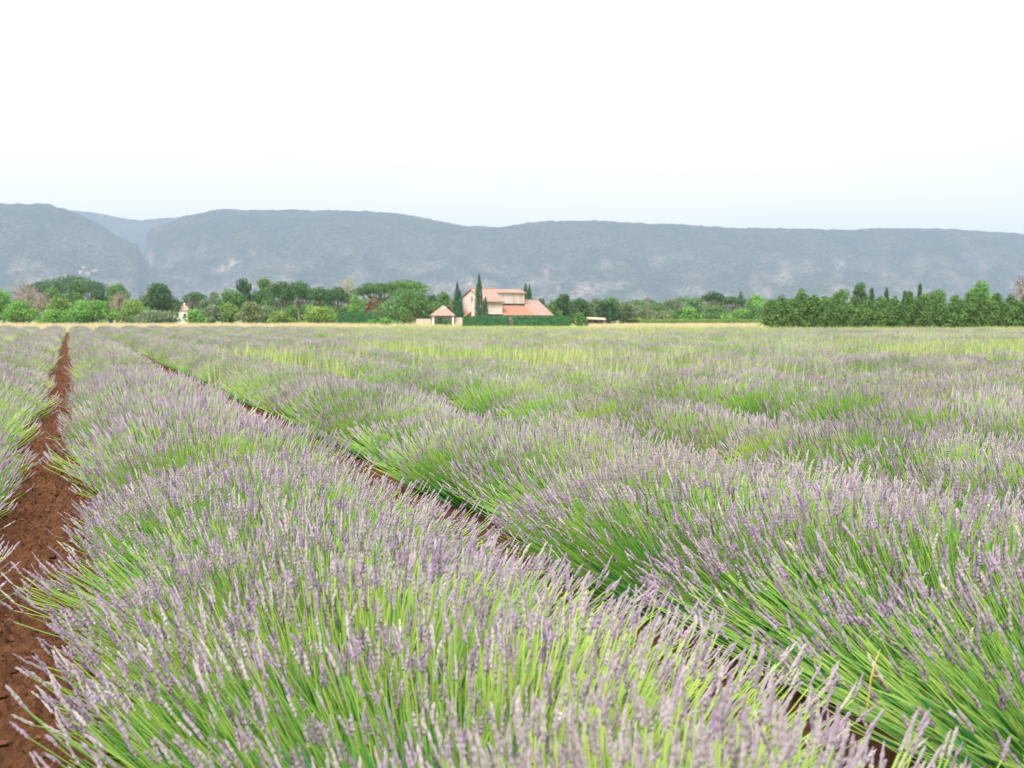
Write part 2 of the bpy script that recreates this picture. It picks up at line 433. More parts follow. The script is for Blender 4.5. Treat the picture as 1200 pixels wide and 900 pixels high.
for p in plants:
    v, px, i, x, y, sx, sy, sz, rz, gz, rd = p
    if not inview(p) or n_ind >= 300:
        far.append(p); continue
    lod = 0 if v < 8.5 else 1
    kind = 'sparse' if gz > .56 else 'full'
    L = LOD[(lod, kind)]; ms_ = L[int(rd * len(L)) % len(L)]
    e = thing('lavender_plant', plant_label(i, sz, sx, kind), 'lavender', (x, y, 0), rz, 'lavender plants growing in the field rows')
    e.scale = (sx, sy, sz)
    for nm, me in zip(('flower_stems', 'flower_spikes', 'foliage'), ms_):
        c = obj(nm, me, e); c['kind'] = 'stuff'
    n_ind += 1
# the far rest of the rows as one mass
def instancer(name, pts, rot, scl, idx, meshes, label, cat):
    coll = bpy.data.collections.new(name + '_source')
    for k, me in enumerate(meshes):
        so_ = bpy.data.objects.new('%s_source_%02d' % (name, k), me); coll.objects.link(so_)
    me = bpy.data.meshes.new(name); me.vertices.add(len(pts)); me.vertices.foreach_set('co', np.asarray(pts, np.float32).ravel())
    for nm, ty, a, key in (('rot', 'FLOAT', rot, 'value'), ('idx', 'INT', idx, 'value'), ('scl', 'FLOAT_VECTOR', scl, 'vector')):
        at = me.attributes.new(nm, ty, 'POINT'); at.data.foreach_set(key, np.asarray(a, np.int32 if ty == 'INT' else np.float32).ravel())
    ob = obj(name, me); tag(ob, label, cat); ob['kind'] = 'stuff'
    ng = bpy.data.node_groups.new(name + '_nodes', 'GeometryNodeTree')
    ng.interface.new_socket('Geometry', in_out='INPUT', socket_type='NodeSocketGeometry')
    ng.interface.new_socket('Geometry', in_out='OUTPUT', socket_type='NodeSocketGeometry')
    gi = N(ng, 'NodeGroupInput'); go = N(ng, 'NodeGroupOutput'); ip = N(ng, 'GeometryNodeInstanceOnPoints')
    ci = N(ng, 'GeometryNodeCollectionInfo'); ci.inputs[0].default_value = coll; ci.inputs[1].default_value = True; ci.inputs[2].default_value = True
    def na(nm, ty):
        n = N(ng, 'GeometryNodeInputNamedAttribute', data_type=ty); n.inputs['Name'].default_value = nm; return n.outputs['Attribute']
    cmb = N(ng, 'ShaderNodeCombineXYZ'); ng.links.new(na('rot', 'FLOAT'), cmb.inputs[2])
    er = N(ng, 'FunctionNodeEulerToRotation'); ng.links.new(cmb.outputs[0], er.inputs[0])
    ng.links.new(gi.outputs[0], ip.inputs['Points']); ng.links.new(ci.outputs[0], ip.inputs['Instance'])
    ip.inputs['Pick Instance'].default_value = True
    ng.links.new(na('idx', 'INT'), ip.inputs['Instance Index']); ng.links.new(er.outputs[0], ip.inputs['Rotation'])
    ng.links.new(na('scl', 'FLOAT_VECTOR'), ip.inputs['Scale']); ng.links.new(ip.outputs[0], go.inputs[0])
    md = ob.modifiers.new('scatter', 'NODES'); md.node_group = ng
    return ob
fm = LOD[(2, 'full')] + LOD[(2, 'sparse')]; nfu = len(LOD[(2, 'full')])
pts = [(p[3], p[4], 0) for p in far]; idx = [(nfu + int(p[10] * 100) % (len(fm) - nfu)) if p[9] > .56 else int(p[10] * 100) % nfu for p in far]
instancer('lavender_rows', pts, [p[8] for p in far], [(p[5], p[6], p[7]) for p in far], idx, fm,
          'far grey violet and green lavender rows stretching to the edge of the field', 'lavender')

# ------------------------------------------------------------------ grass beyond the field
def tufts(name, n, u0px, u1px, d0, d1, hmin, hmax, mat, label, seed, dens=None, wd=.03):
    r_ = np.random.default_rng(seed)
    D = d0 + (d1 - d0) * r_.random(n); px = u0px + (u1px - u0px) * r_.random(n)
    if dens is not None:
        k = dens(px, D, r_); D, px = D[k], px[k]; n = len(D)
    xy = HR[None] * ((px - 600) / FPX * D)[:, None] + HF[None] * D[:, None]
    h = r_.uniform(hmin, hmax, n) * (.6 + .8 * fbm(xy[:, 0] / 3, xy[:, 1] / 3, 3, seed))
    V = []; ang = r_.random(n) * 2 * np.pi
    for b in range(3):
        a = ang + b * 2.1; ln = r_.uniform(.15, .5, n) * h
        dx, dy = np.cos(a), np.sin(a); bx = xy[:, 0] + r_.normal(0, .08, n); by = xy[:, 1] + r_.normal(0, .08, n); z0 = np.zeros(n)
        V += [np.stack([bx - dy * wd, by + dx * wd, z0], 1), np.stack([bx + dy * wd, by - dx * wd, z0], 1), np.stack([bx + dx * ln, by + dy * ln, h], 1)]
    V = np.stack(V, 1).reshape(-1, 3); F = np.arange(len(V)).reshape(-1, 3)
    o = build(name, V, F, mat, attrs={'tint': np.repeat(r_.random(n), 9)}); tag(o, label, 'grass'); o['kind'] = 'stuff'; return o
tufts('dry_grass', 26000, -120, 560, 121, 222, .40, .75, M['dry'], 'tall tan dry grass strip between lavender field and tree line', 3,
      lambda px, D, r: (D > field_end(px) + 1) & (px < 380 + 90 * r.random(len(px))) | (D > 190) & (px < 540))
tufts('dry_grass', 9000, 690, 900, 150, 250, .3, .6, M['dry'], 'tan dry grass behind the field beside the farmhouse hedge', 13)
tufts('meadow_grass', 50000, 300, 1700, 92, 196, .15, .32, M['meadow'], 'pale green short meadow grass along the field edge before farmhouse', 4,
      lambda px, D, r: (D > field_end(px) - 1) & (px > 300 + 160 * r.random(len(px))) & ((D < 152) | (px < 700)))

def grass_amount(px, D, r):
    u = (px - 600) / FPX * D; x = u * HR[0] + D * HF[0]; y = u * HR[1] + D * HF[1]
    a = (fbm(x / 5, y / 12, 3, 8) - .45) * 2.5 + .12 + .75 * ((x > 18.5) & (x < 27)) + .45 * ((D > 76) & (px > 450)) - .35 * (x < 8)
    return r.random(len(px)) < np.clip(a, 0, 1)
tufts('field_grass', 120000, 250, 1700, 20, 122, .46, .72, M['meadow'], 'pale yellow green grass growing up among the right hand lavender rows', 6, grass_amount, wd=.02)

# ------------------------------------------------------------------ trees and shrubs
def crown_mesh(lobes, n, size, seed, flat=1.0, inner=.35, up=.15):
    """lobes: (cx,cy,cz,rx,ry,rz); leaf clumps spread through the lobes' outer volume"""
    r_ = np.random.default_rng(seed); L = np.array(lobes, float)
    wgt = (L[:, 3] * L[:, 5] + L[:, 3] * L[:, 4]); wgt /= wgt.sum()
    li = r_.choice(len(L), n, p=wgt)
    d = r_.normal(0, 1, (n, 3)); d /= np.linalg.norm(d, axis=1, keepdims=True)
    rr = (inner ** 3 + (1 - inner ** 3) * r_.random(n)) ** (1 / 3) * (1 + r_.normal(0, .055, n))
    c = L[li, :3] + d * L[li, 3:6] * rr[:, None]
    keep = c[:, 2] > .05; c = c[keep]; d = d[keep]; li = li[keep]; n = len(c)
    nn = d + r_.normal(0, .65, (n, 3)) + [0, 0, up]; nn /= np.linalg.norm(nn, axis=1, keepdims=True)
    a, b = frames(nn); t = r_.random(n) * 6.28; e1 = a * np.cos(t)[:, None] + b * np.sin(t)[:, None]; e2 = np.cross(nn, e1) * flat
    s = size * r_.uniform(.55, 1.25, n)[:, None]
    q = lambda x, y, z: c + e1 * s * x + e2 * s * y + nn * s * z
    V = np.stack([q(-1, -.25, 0), q(-.15, -.8, .12), q(1, .1, -.05), q(.1, .75, .15)], 1).reshape(-1, 3)
    lt = r_.random(len(L)) * .35
    tint = np.clip(r_.beta(1.5, 1.8, n) * .75 + lt[li] + .0, 0, 1)
    return V, np.arange(n * 4).reshape(-1, 4), np.repeat(tint, 4)

def random_lobes(r_, wd, z0, z1, k, shape='round'):
    h = z1 - z0; out = []
    rx = wd / 2
    for j in range(k):
        a = r_.random() * 6.28; q = math.sqrt(r_.random()); t = (j + r_.random()) / k
        lr = rx * r_.uniform(.22, .46)
        if shape == 'cone': q *= max(.12, 1 - t); lr = rx * (.55 * (1 - t) + .22)
        if shape == 'dome': t = t * .5 + .25
        zz = z0 + h * (.14 + .72 * t)
        bulge = math.sqrt(max(.08, 1 - (2 * t - 1) ** 2)) if shape != 'cone' else 1
        lz = min(lr * r_.uniform(.75, 1.05), h * .30)
        zz = min(max(zz, z0 + lz * .7), z1 - lz)
        out.append((math.cos(a) * q * (rx - lr) * bulge, math.sin(a) * q * (rx - lr) * bulge, zz, lr, lr, lz))
    # make sure top and flanks reach the wanted size
    out.append((r_.normal(0, rx * .10), 0, z1 - h * .2, rx * .52, rx * .52, h * .2)); out.append((0, 0, z0 + h * .5, rx * .6, rx * .6, h * .36))
    for s in (-1, 1): out.append((HR[0] * s * rx * .62, HR[1] * s * rx * .62, z0 + h * r_.uniform(.32, .5), rx * .38, rx * .38, h * .25))
    return out
SEED = [1000]
def leafn(wd, h, size, dens=1.0): return int(min(5200, max(350, 2.6 * dens * (wd * h) / (size * size) * 1.0)))
def tree(kind, px, wpx, top, D, col, label, group=None, base=None, name=None, cat=None):
    SEED[0] += 1; r_ = np.random.default_rng(SEED[0])
    xy = P(px, D); H = ZH(top, D); W = wpx / FPX * D * (1.15 if kind in ('bush', 'pine') else 1); size = max(.10, 1.9 * D / FPX * .62)
    e = thing(name or {'pine': 'stone_pine', 'bush': 'shrub', 'round': 'broadleaf_tree', 'cone': 'conifer', 'cypress': 'cypress_tree', 'bare': 'bare_tree', 'thuja': 'conifer'}[kind],
              label, cat or ('shrub' if kind == 'bush' else 'tree'), (xy[0], xy[1], 0), 0, group)
    bark = M['pine_bark'] if kind == 'pine' else M['pale_bark'] if kind == 'bare' else M['bark']
    tm = MB()
    if kind in ('round', 'bush', 'bare'):
        z0 = .02 if kind == 'bush' else H * (.14 if kind == 'round' else .32)
        k = int(r_.integers(9, 13)); lob = random_lobes(r_, W, z0, H, k)
        n = leafn(W, H - z0, size, 1.15)
        if kind == 'bare': n = int(n * .16)
        V, F, T = crown_mesh(lob, n, size * (.8 if kind == 'bare' else 1), SEED[0], inner=.3 if kind == 'bare' else .55)
        tr = max(.05, W * .035)
        fork = H * (.10 if kind == 'bush' else .30)
        tm.tube([(0, 0, 0), (r_.normal(0, .05) * W, 0, fork * .6), (0, 0, fork), (0, 0, H * .78)], [tr * 1.3, tr, tr * .8, tr * .2], 6)
        for (cx_, cy_, cz_, *_q) in lob:
            tm.tube([(0, 0, fork * r_.uniform(.6, 1.1)), (cx_ * .45, cy_ * .45, fork + (cz_ - fork) * .45), (cx_, cy_, cz_)], [tr * .55, tr * .4, tr * .12], 5)
            if kind == 'bare':
                for _ in range(7):
                    d = r_.normal(0, 1, 3); d[2] = abs(d[2]) + .5; d /= np.linalg.norm(d); ln = W * r_.uniform(.14, .30)
                    tm.tube([(cx_ * .7, cy_ * .7, fork + (cz_ - fork) * .7), (cx_ * .7 + d[0] * ln * .6, cy_ * .7 + d[1] * ln * .6, fork + (cz_ - fork) * .7 + d[2] * ln * .6), (cx_ * .75 + d[0] * ln, cy_ * .75 + d[1] * ln, min(H, fork + (cz_ - fork) * .7 + d[2] * ln * 1.1))], [tr * .25, tr * .15, tr * .06], 4)
    elif kind == 'pine':
        zb = ZH(base, D) if base else H * .55; h = H - zb
        lob = []
        for j in range(9):
            a = j * 2.4 + r_.random(); q = math.sqrt((j + .5) / 9) * .66
            lr = W * .5 * r_.uniform(.30, .42)
            lob.append((math.cos(a) * q * W * .5, math.sin(a) * q * W * .5, zb + h * (.62 - .34 * q * q + r_.normal(0, .05)), lr, lr, h * r_.uniform(.26, .36)))
        lob.append((0, 0, H - h * .30, W * .26, W * .26, h * .30))
        for s in (-1, 1): lob.append((HR[0] * s * W * .33, HR[1] * s * W * .33, zb + h * .42, W * .19, W * .19, h * .28))
        V, F, T = crown_mesh(lob, leafn(W, h, size, 1.3), size * .9, SEED[0], inner=.5, up=.45)
        tr = max(.12, W * .03); lean = r_.normal(0, .05) * W
        tm.tube([(lean, 0, 0), (lean * .6, 0, zb * .5), (0, 0, zb * .8), (0, 0, zb + h * .5)], [tr * 1.3, tr, tr * .9, tr * .3], 7)
        for (cx_, cy_, cz_, *_q) in lob:
            tm.tube([(0, 0, zb * r_.uniform(.72, .95)), (cx_ * .5, cy_ * .5, zb + h * .08), (cx_ * .9, cy_ * .9, cz_)], [tr * .5, tr * .38, tr * .12], 5)
    elif kind == 'cypress':
        n = leafn(W, H, size, 1.9); n = max(n, 900)
        W *= 1.25; t = r_.random(n) ** 1.15; a = r_.random(n) * 6.28
        pr = (np.minimum(1, (t / .10) ** .5) * (1 - t ** 2.2) ** .85) * W / 2
        rr = pr * r_.uniform(.55, 1.08, n) * (1 + .13 * np.sin(a * 3 + t * 9))
        c = np.stack([np.cos(a) * rr, np.sin(a) * rr, .15 + (H - .2) * t], 1)
        nn = np.stack([np.cos(a), np.sin(a), np.full(n, .25)], 1) + r_.normal(0, .4, (n, 3)); nn /= np.linalg.norm(nn, axis=1, keepdims=True)
        upv = np.array([0, 0, 1.0]); e1 = np.cross(nn, upv); e1 /= np.linalg.norm(e1, axis=1, keepdims=True) + 1e-9; e2 = np.cross(e1, nn)
        s = size * .8 * r_.uniform(.6, 1.2, n)[:, None]
        V = np.stack([c - e2 * s * 1.3, c + e1 * s * .6, c + e2 * s * 1.5, c - e1 * s * .6], 1).reshape(-1, 3); V[:, 2] = np.maximum(V[:, 2], .03)
        F = np.arange(n * 4).reshape(-1, 4); T = np.repeat(r_.beta(1.4, 1.8, n), 4)
        tm.tube([(0, 0, 0), (0, 0, H * .5), (0, 0, H * .9)], [W * .09, W * .06, .02], 6)
    else:                                       # cone / thuja: dense from the ground, pointed or rounded top
        lob = []
        for j in range(13):
            t = (j + .5) / 13; a = j * 2.4 + r_.random()
            rad = W * .5 * ((1 - t) ** .85 if kind == 'cone' else (1 - t ** 2.6) ** .6)
            lr = max(W * .11, rad * r_.uniform(.42, .6)); q = max(0, rad - lr)
            lob.append((math.cos(a) * q, math.sin(a) * q, max(lr * .6, H * t * .94), lr, lr, max(lr * 1.05, H * .10)))
        lob.append((0, 0, H * .45, W * .33, W * .33, H * .42)); lob.append((r_.normal(0, W * .08), 0, H * .86, W * .17, W * .17, H * .14))
        V, F, T = crown_mesh(lob, leafn(W, H, size, 1.5), size * .95, SEED[0], inner=.6, up=.3)
        tm.tube([(0, 0, 0), (0, 0, H * .5), (0, 0, H * .85)], [max(.06, W * .05), W * .03, .015], 6)
    tm.build('trunk', bark, e, True)
    build('crown', V, F, M['c_' + col], e, attrs={'tint': T})
    return e

def hedge(px0, px1, D, ztop, depth, col, label, name='hedge', cat='hedge', group=None, ang=0):
    SEED[0] += 1; r_ = np.random.default_rng(SEED[0])
    L = (px1 - px0) / FPX * D; xy = P((px0 + px1) / 2, D)
    e = thing(name, label, cat, (xy[0], xy[1], 0), -YAW + ang, group)
    n = int(L * ztop * 150 + L * depth * 110); size = .13
    face = r_.random(n); c = np.zeros((n, 3)); nn = np.zeros((n, 3))
    c[:, 0] = r_.uniform(-L / 2, L / 2, n); c[:, 1] = r_.uniform(-depth / 2, depth / 2, n); c[:, 2] = r_.uniform(.04, ztop, n)
    f0 = face < .5; c[f0, 1] = -depth / 2; nn[f0] = (0, -1, .2)
    f1 = (face >= .5) & (face < .85); c[f1, 2] = ztop; nn[f1] = (0, 0, 1)
    f2 = (face >= .85) & (face < .93); c[f2, 1] = depth / 2; nn[f2] = (0, 1, .2)
    f3 = face >= .93; sg = np.where(r_.random(f3.sum()) < .5, -1, 1); c[f3, 0] = sg * L / 2; nn[f3, 0] = sg
    bump = .10 * (fbm(c[:, 0] * 1.6, c[:, 2] * 2 + c[:, 1], 3, SEED[0]) - .5) * 2
    c += nn * (bump[:, None] + r_.normal(0, .03, (n, 1)))
    nn += r_.normal(0, .45, (n, 3)); nn /= np.linalg.norm(nn, axis=1, keepdims=True)
    a, b = frames(nn); s = size * r_.uniform(.6, 1.2, n)[:, None]
    V = np.stack([c - a * s, c - b * s * .7, c + a * s, c + b * s * .7], 1).reshape(-1, 3); V[:, 2] = np.maximum(V[:, 2], .02)
    build('foliage', V, np.arange(n * 4).reshape(-1, 4), M['c_' + col], e, attrs={'tint': np.repeat(np.clip(r_.beta(1.5, 1.8, n), 0, 1), 4)})
    MB().box(-L / 2 + .15, L / 2 - .15, -depth / 2 + .16, depth / 2 - .16, .01, ztop - .18).build('branches', M['bark'], e)
    return e

# --- left tree line
G1 = 'trees along the far side of the dry grass strip'
tree('round', 3, 34, 340, 232, 'bright', 'round bright green tree beside the leftmost brown twiggy tree')
tree('bare', 33, 52, 328, 262, 'brown', 'wide brown twiggy tree behind low green shrubs near dry grass edge')
tree('bush', 25, 42, 352, 226, 'bright', 'broad fresh green shrub below the wide brown twiggy tree')
tree('bare', 50, 32, 340, 246, 'brown', 'smaller brown grey leafless tree beside a yellow green shrub')
tree('bush', 70, 32, 348, 236, 'yellow', 'yellow green shrub between brown leafless tree and bright green thicket')
tree('round', 90, 32, 327, 258, 'mid', 'tall green tree rising behind the bright green thicket')
tree('bush', 107, 62, 351, 222, 'bright', 'widest bright green thicket standing at the dry grass edge')
tree('bush', 62, 36, 362, 219, 'bright', 'low bright green shrub spreading before the yellow green shrub')
tree('round', 64, 30, 335, 275, 'mid', 'mid green tree half hidden behind brown twiggy trees')
tree('round', 116, 26, 339, 285, 'dark', 'dark green tree between the tall green tree and pale brown tree')
tree('round', 137, 38, 332, 300, 'mid', 'hazy green tree behind the pale brown twiggy tree')
tree('bare', 141, 40, 339, 250, 'brown', 'pale brown twiggy tree between bright thicket and the big dark oak')
tree('round', 188, 54, 331, 240, 'dark', 'big dark oak like tree with broad crown beside the small tiled house')
tree('bare', 171, 30, 340, 248, 'brown', 'brownish thin tree leaning into the side of the big dark oak')
tree('bush', 157, 38, 351, 224, 'yellow', 'yellow green shrub below the pale brown twiggy tree')
tree('bush', 183, 58, 363, 217, 'grey', 'low grey green shrub spread before the big dark oak')
tree('pine', 229, 26, 341, 330, 'pine', 'small dark umbrella pine behind the small tiled house', base=356)
tree('bush', 230, 28, 362, 220, 'bright', 'small fresh green shrub next to the small tiled house')
tree('round', 241, 30, 350, 250, 'grey', 'round grey green tree beside the small umbrella pine')
tree('bush', 248, 28, 357, 224, 'grey', 'grey green shrub between fresh shrub and yellow green shrub')
for k, (px, wd, tp, D) in enumerate(((58, 56, 327, 520), (84, 66, 322, 540), (108, 42, 329, 530))):
    tree('pine', px, wd, tp, D, 'dark', 'hazy dark pine in the distant clump above the left tree line', 'distant clump of hazy pines', base=348)
# --- centre left
tree('round', 252, 24, 341, 330, 'grey', 'pale hazy tree behind the dense green tree cluster')
tree('round', 272, 40, 338, 262, 'mid', 'dense green tree below and beside two taller dark trees')
tree('round', 286, 32, 325, 272, 'dark', 'tall dark green tree with cloud like crown, beside its equally tall greyer neighbour')
tree('round', 310, 30, 325, 276, 'mid', 'tall mid green tree between the dark cloud like tree and twin trunk pine')
tree('bush', 268, 30, 354, 228, 'yellow', 'yellow green shrub beside the dark grey round bush')
tree('bush', 293, 32, 353, 224, 'olive', 'round grey olive bush at the dry grass edge below tall trees')
tree('pine', 331, 34, 329, 240, 'pine', 'stone pine with slim leaning trunk, one of two growing crown to crown', base=356)
tree('pine', 350, 34, 328, 238, 'pine', 'taller stone pine with bare pinkish trunk, growing crown to crown with another', base=357)
tree('pine', 374, 32, 335, 244, 'pine', 'dark stone pine standing between the twin pines and pale bare tree', base=358)
tree('pine', 396, 30, 335, 242, 'pine', 'dark stone pine right beside the pale bare tree', base=360)
tree('bare', 408, 38, 322, 270, 'spare', 'pale sparse tree with bare upright branches above the stone pines')
tree('bush', 314, 30, 357, 236, 'grey', 'grey green shrub behind the round grey olive bush')
tree('bush', 331, 32, 364, 220, 'yellow', 'low yellow green shrub under the twin stone pines')
tree('bush', 376, 46, 358, 222, 'yellow', 'wide yellow green shrub under the dark stone pines')
tree('cone', 417, 28, 346, 224, 'bright', 'cone shaped bright green tree behind the clipped dark hedge')
tree('pine', 446, 62, 331, 236, 'pine', 'broad spreading stone pine behind the big round leafy tree', base=350)
tree('pine', 474, 56, 328, 246, 'mid', 'bright topped stone pine rising above the big round leafy tree', base=346)
tree('bush', 437, 22, 350, 232, 'red', 'reddish shrub under the broad spreading stone pine')
tree('round', 352, 60, 356, 268, 'mid', 'dense green undergrowth tree behind the twin stone pines')
tree('round', 400, 50, 358, 262, 'mid', 'dense green undergrowth tree behind the pale bare tree')
tree('bush', 478, 76, 338, 206, 'mid', 'big round leafy tree with crown to the ground beside the garden pavilion', name='broadleaf_tree', cat='tree')
hedge(396, 446, 212, ZH(367, 212), 1.6, 'hedge', 'short dark clipped hedge below the cone shaped bright tree')
tree('bush', 436, 16, 374, 202, 'bright', 'small low green shrub before the short dark hedge')
tree('bush', 454, 20, 372, 200, 'bright', 'small low green shrub at the foot of the big round leafy tree')
tree('round', 520, 30, 342, 262, 'mid', 'green tree behind the garden pavilion roof')
tree('round', 506, 26, 344, 280, 'dark', 'dark green tree between big round tree and pavilion roof')
tree('bush', 531, 22, 350, 232, 'olive', 'pale olive shrub behind the pavilion and the forked cypress')
for px, wd, tp, c in ((30, 60, 350, 'mid'), (130, 50, 347, 'mid'), (205, 40, 356, 'mid'), (262, 44, 350, 'dark'), (300, 50, 346, 'mid'), (330, 50, 352, 'dark'), (385, 50, 354, 'dark'), (430, 40, 352, 'mid'), (512, 40, 352, 'mid')):
    tree('round', px, wd, tp, 290, c, 'leafy background tree filling a gap behind the front tree line', 'background trees filling gaps')
# --- around the farmhouse
tree('cypress', 536, 9, 330, 207, 'cypress', 'slim dark cypress with a shorter twin by the gable wall')
tree('cypress', 539.5, 6, 340, 206, 'cypress', 'shorter cypress pressed against the slim one by the gable wall')
tree('cypress', 561.5, 9.5, 321, 201, 'cypress', 'tallest dark cypress standing in front of the farmhouse corner')
tree('cypress', 569, 6.5, 348, 201, 'cypress', 'smallest cypress in front of the farmhouse plaster wall')
tree('cypress', 616, 9, 332, 228, 'cypress', 'dark cypress behind the farmhouse touching the upper wall end')
tree('cypress', 620.5, 8, 334, 229, 'cypress', 'dark cypress behind the farmhouse standing free of the wall')
tree('bare', 577, 16, 331, 232, 'spare', 'dry treetop showing above the farmhouse ridge')
tree('round', 634, 16, 349, 226, 'dark', 'small dark tree top just behind the low farmhouse roof')
tree('bush', 677, 22, 366, 199, 'mid', 'leafy shrub at the end of the clipped farmhouse hedge')
tree('round', 647, 26, 355, 250, 'mid', 'green tree behind the sloping end of the farmhouse roof')
tree('round', 659, 28, 343, 252, 'dark', 'round dark tree on a trunk beyond the farmhouse roof')
tree('round', 681, 36, 351, 256, 'dark', 'dark green tree behind the low wooden shed')
tree('round', 698, 30, 349, 290, 'grey', 'grey green tree behind the dark trees near the shed')
tree('bush', 712, 32, 352, 238, 'dark', 'big dark rounded tree beside the low wooden shed', name='broadleaf_tree', cat='tree')
tree('round', 733, 30, 353, 250, 'grey', 'grey green tree between dark rounded tree and utility pole')
# --- middle distance right of the house
rr_ = random.Random(8)
for px, wd, tp, D, c in ((752, 28, 357, 330, 'grey'), (772, 34, 354, 420, 'mid'), (790, 40, 350, 430, 'grey'), (748, 40, 351, 460, 'mid'), (815, 44, 348, 440, 'mid'), (775, 26, 364, 300, 'olive'), (796, 24, 362, 310, 'mid'), (840, 50, 350, 450, 'grey')):
    tree('round', px, wd, tp, D, c, 'hazy green tree in the distant belt behind the utility poles', 'distant belt of hazy trees')
tree('bush', 810, 23, 359, 272, 'bright', 'ball shaped bright green tree beside yellow broom bushes', name='broadleaf_tree', cat='tree')
tree('pine', 835, 27, 341, 300, 'dark', 'dark pine with high round crown above the vineyard shrubs', base=357)
tree('pine', 858, 36, 347, 306, 'dark', 'dark flat crowned pine next to the pointed conifer', base=360)
tree('cone', 868, 14, 341, 318, 'grey', 'pointed grey green conifer behind the dark flat crowned pine')
tree('round', 888, 36, 345, 290, 'bright', 'bright green tree behind the start of the tall evergreen windbreak')
tree('bush', 836, 34, 358, 276, 'mid', 'mid green shrub below the dark pine with high round crown')
tree('bush', 866, 40, 362, 272, 'bright', 'fresh green shrub below the dark flat crowned pine')
tree('bush', 889, 34, 360, 262, 'mid', 'green shrub near the end of the vine rows')
tree('bush', 749, 6, 372, 268, 'gold', 'small yellow flowering broom bush at the pole', )
tree('bush', 776, 11, 374, 266, 'gold', 'yellow flowering broom bush behind the vine rows', 'pair of broom bushes behind vines')
tree('bush', 787, 8, 374, 266, 'gold', 'yellow flowering broom bush behind the vine rows', 'pair of broom bushes behind vines')
for k, D in enumerate((252, 258, 264)):
    hedge(728 - k, 900, D, 1.05 + .05 * k, .6, 'yellow', 'low yellow green vine row behind dry grass near the poles', 'vine_row', 'vine', 'vine rows behind the dry grass')
# --- evergreen windbreak on the right
wb = [(903, 350), (914, 346), (926, 350), (938, 338), (953, 345), (968, 347), (984, 349), (1000, 351), (1016, 350), (1031, 347), (1048, 347), (1066, 341), (1083, 344), (1101, 345), (1119, 345), (1134, 341), (1150, 343), (1167, 343), (1184, 345), (1202, 344), (1222, 345), (1244, 344)]
for k, (px, tp) in enumerate(wb):
    tree('thuja', px, 30 + 4 * math.sin(k * 2.3), tp, 158 - .9 * k * .5, 'thuja', 'olive green evergreen in the tall windbreak row edging the field', 'evergreens of the windbreak row')
tree('round', 984, 30, 338, 190, 'mid', 'grey green rounded tree rising behind the windbreak beside a feathery pine')
tree('round', 1008, 26, 330, 195, 'pine', 'feathery tall pine rising behind the windbreak', name='pine_tree')
for px, tp in ((1021, 336), (1038, 336), (1059, 339), (1077, 331)):
    tree('cone', px, 14, tp + 1, 196, 'dark', 'pointed dark conifer tip showing above the windbreak', 'conifer tips behind the windbreak')
tree('round', 1096, 40, 339, 200, 'mid', 'rounded green tree behind the windbreak between conifer tip and lime green tree')
tree('round', 1149, 32, 328, 185, 'bright', 'lime green airy tree standing above the windbreak')
tree('bare', 1198, 42, 322, 165, 'purple', 'purple brown twiggy tree at the end of the windbreak')
tree('bush', 1190, 30, 352, 150, 'mid', 'grey green shrub at the foot of the purple brown tree')

# far woods on the plain, one mass
SEED[0] += 1
rw = np.random.default_rng(91); src = []
for k in range(4):
    lob = random_lobes(rw, 8, .2, 7.5, 9); V, F, T = crown_mesh(lob, 700, .6, 700 + k, inner=.6)
    src.append(build('wood_tree', V, F, M['c_' + ['mid', 'dark', 'grey', 'mid'][k]], attrs={'tint': T}, link=False))
nw = 3600; Dw = 560 + 2900 * rw.random(nw) ** 1.4; uw = rw.uniform(-.8, .8, nw) * Dw
pts = np.concatenate([HR[None] * uw[:, None] + HF[None] * Dw[:, None], np.zeros((nw, 1))], 1)
sc_ = rw.uniform(.7, 1.5, nw)
instancer('far_woods', pts, rw.random(nw) * 6.28, np.stack([sc_ * 1.2, sc_ * 1.2, sc_], 1), rw.integers(0, 4, nw), src, 'hazy distant woods on the plain below the mountain', 'woods')

# ------------------------------------------------------------------ farmhouse
m, t, o = newmat('plaster')
n1 = noise(t, .9, 6, .65, pos(t), (.35, .75)); n2 = noise(t, 1, 5, .6, pos(t, (2.5, 2.5, .35)), (.48, .72))
c = mixc(t, n1, (.74, .605, .555), (.67, .53, .48)); c = mixc(t, n2, c, (.57, .47, .43))
principled(t, o, c, .9, .1, noise(t, 12, 4, .6, pos(t)), .2, .02); M['plaster'] = m
m, t, o = newmat('stained_plaster')
n2 = noise(t, 1, 6, .65, pos(t, (2.2, 2.2, .22)), (.40, .68))
c = mixc(t, n2, (.62, .54, .49), (.38, .33, .31)); principled(t, o, c, .9, .1); M['stained'] = m
def tilemat(name, a, b_, c3):
    m, t, o = newmat(name); tcn = N(t, 'ShaderNodeTexCoord').outputs['Object']
    wv = N(t, 'ShaderNodeTexWave', wave_type='BANDS', bands_direction='X'); wv.inputs['Scale'].default_value = 1.6; wv.inputs['Distortion'].default_value = .4; t.links.new(tcn, wv.inputs['Vector'])
    c = mixc(t, noise(t, 2.2, 6, .7, tcn, (.3, .7)), a, b_); c = mixc(t, noise(t, .7, 4, .6, tcn, (.5, .8)), c, c3)
    principled(t, o, c, .9, .1, wv.outputs['Fac'], .8, .06); return m
M['tile'] = tilemat('clay_tile', (.34, .215, .185), (.44, .30, .262), (.43, .335, .30))
M['tile_new'] = tilemat('orange_clay_tile', (.37, .18, .12), (.45, .25, .18), (.31, .17, .13))
M['white'] = plain('white_plaster', (.74, .70, .66), .9, .1, 2)
M['stone'] = plain('pale_stone_wall', (.55, .42, .33), .95, .25, 2.5)
RHO = R(35)
def house_frame(name, label, cat, px, D, rho=RHO):
    xy = P(px, D); return thing(name, label, cat, (xy[0], xy[1], 0), -YAW + rho)
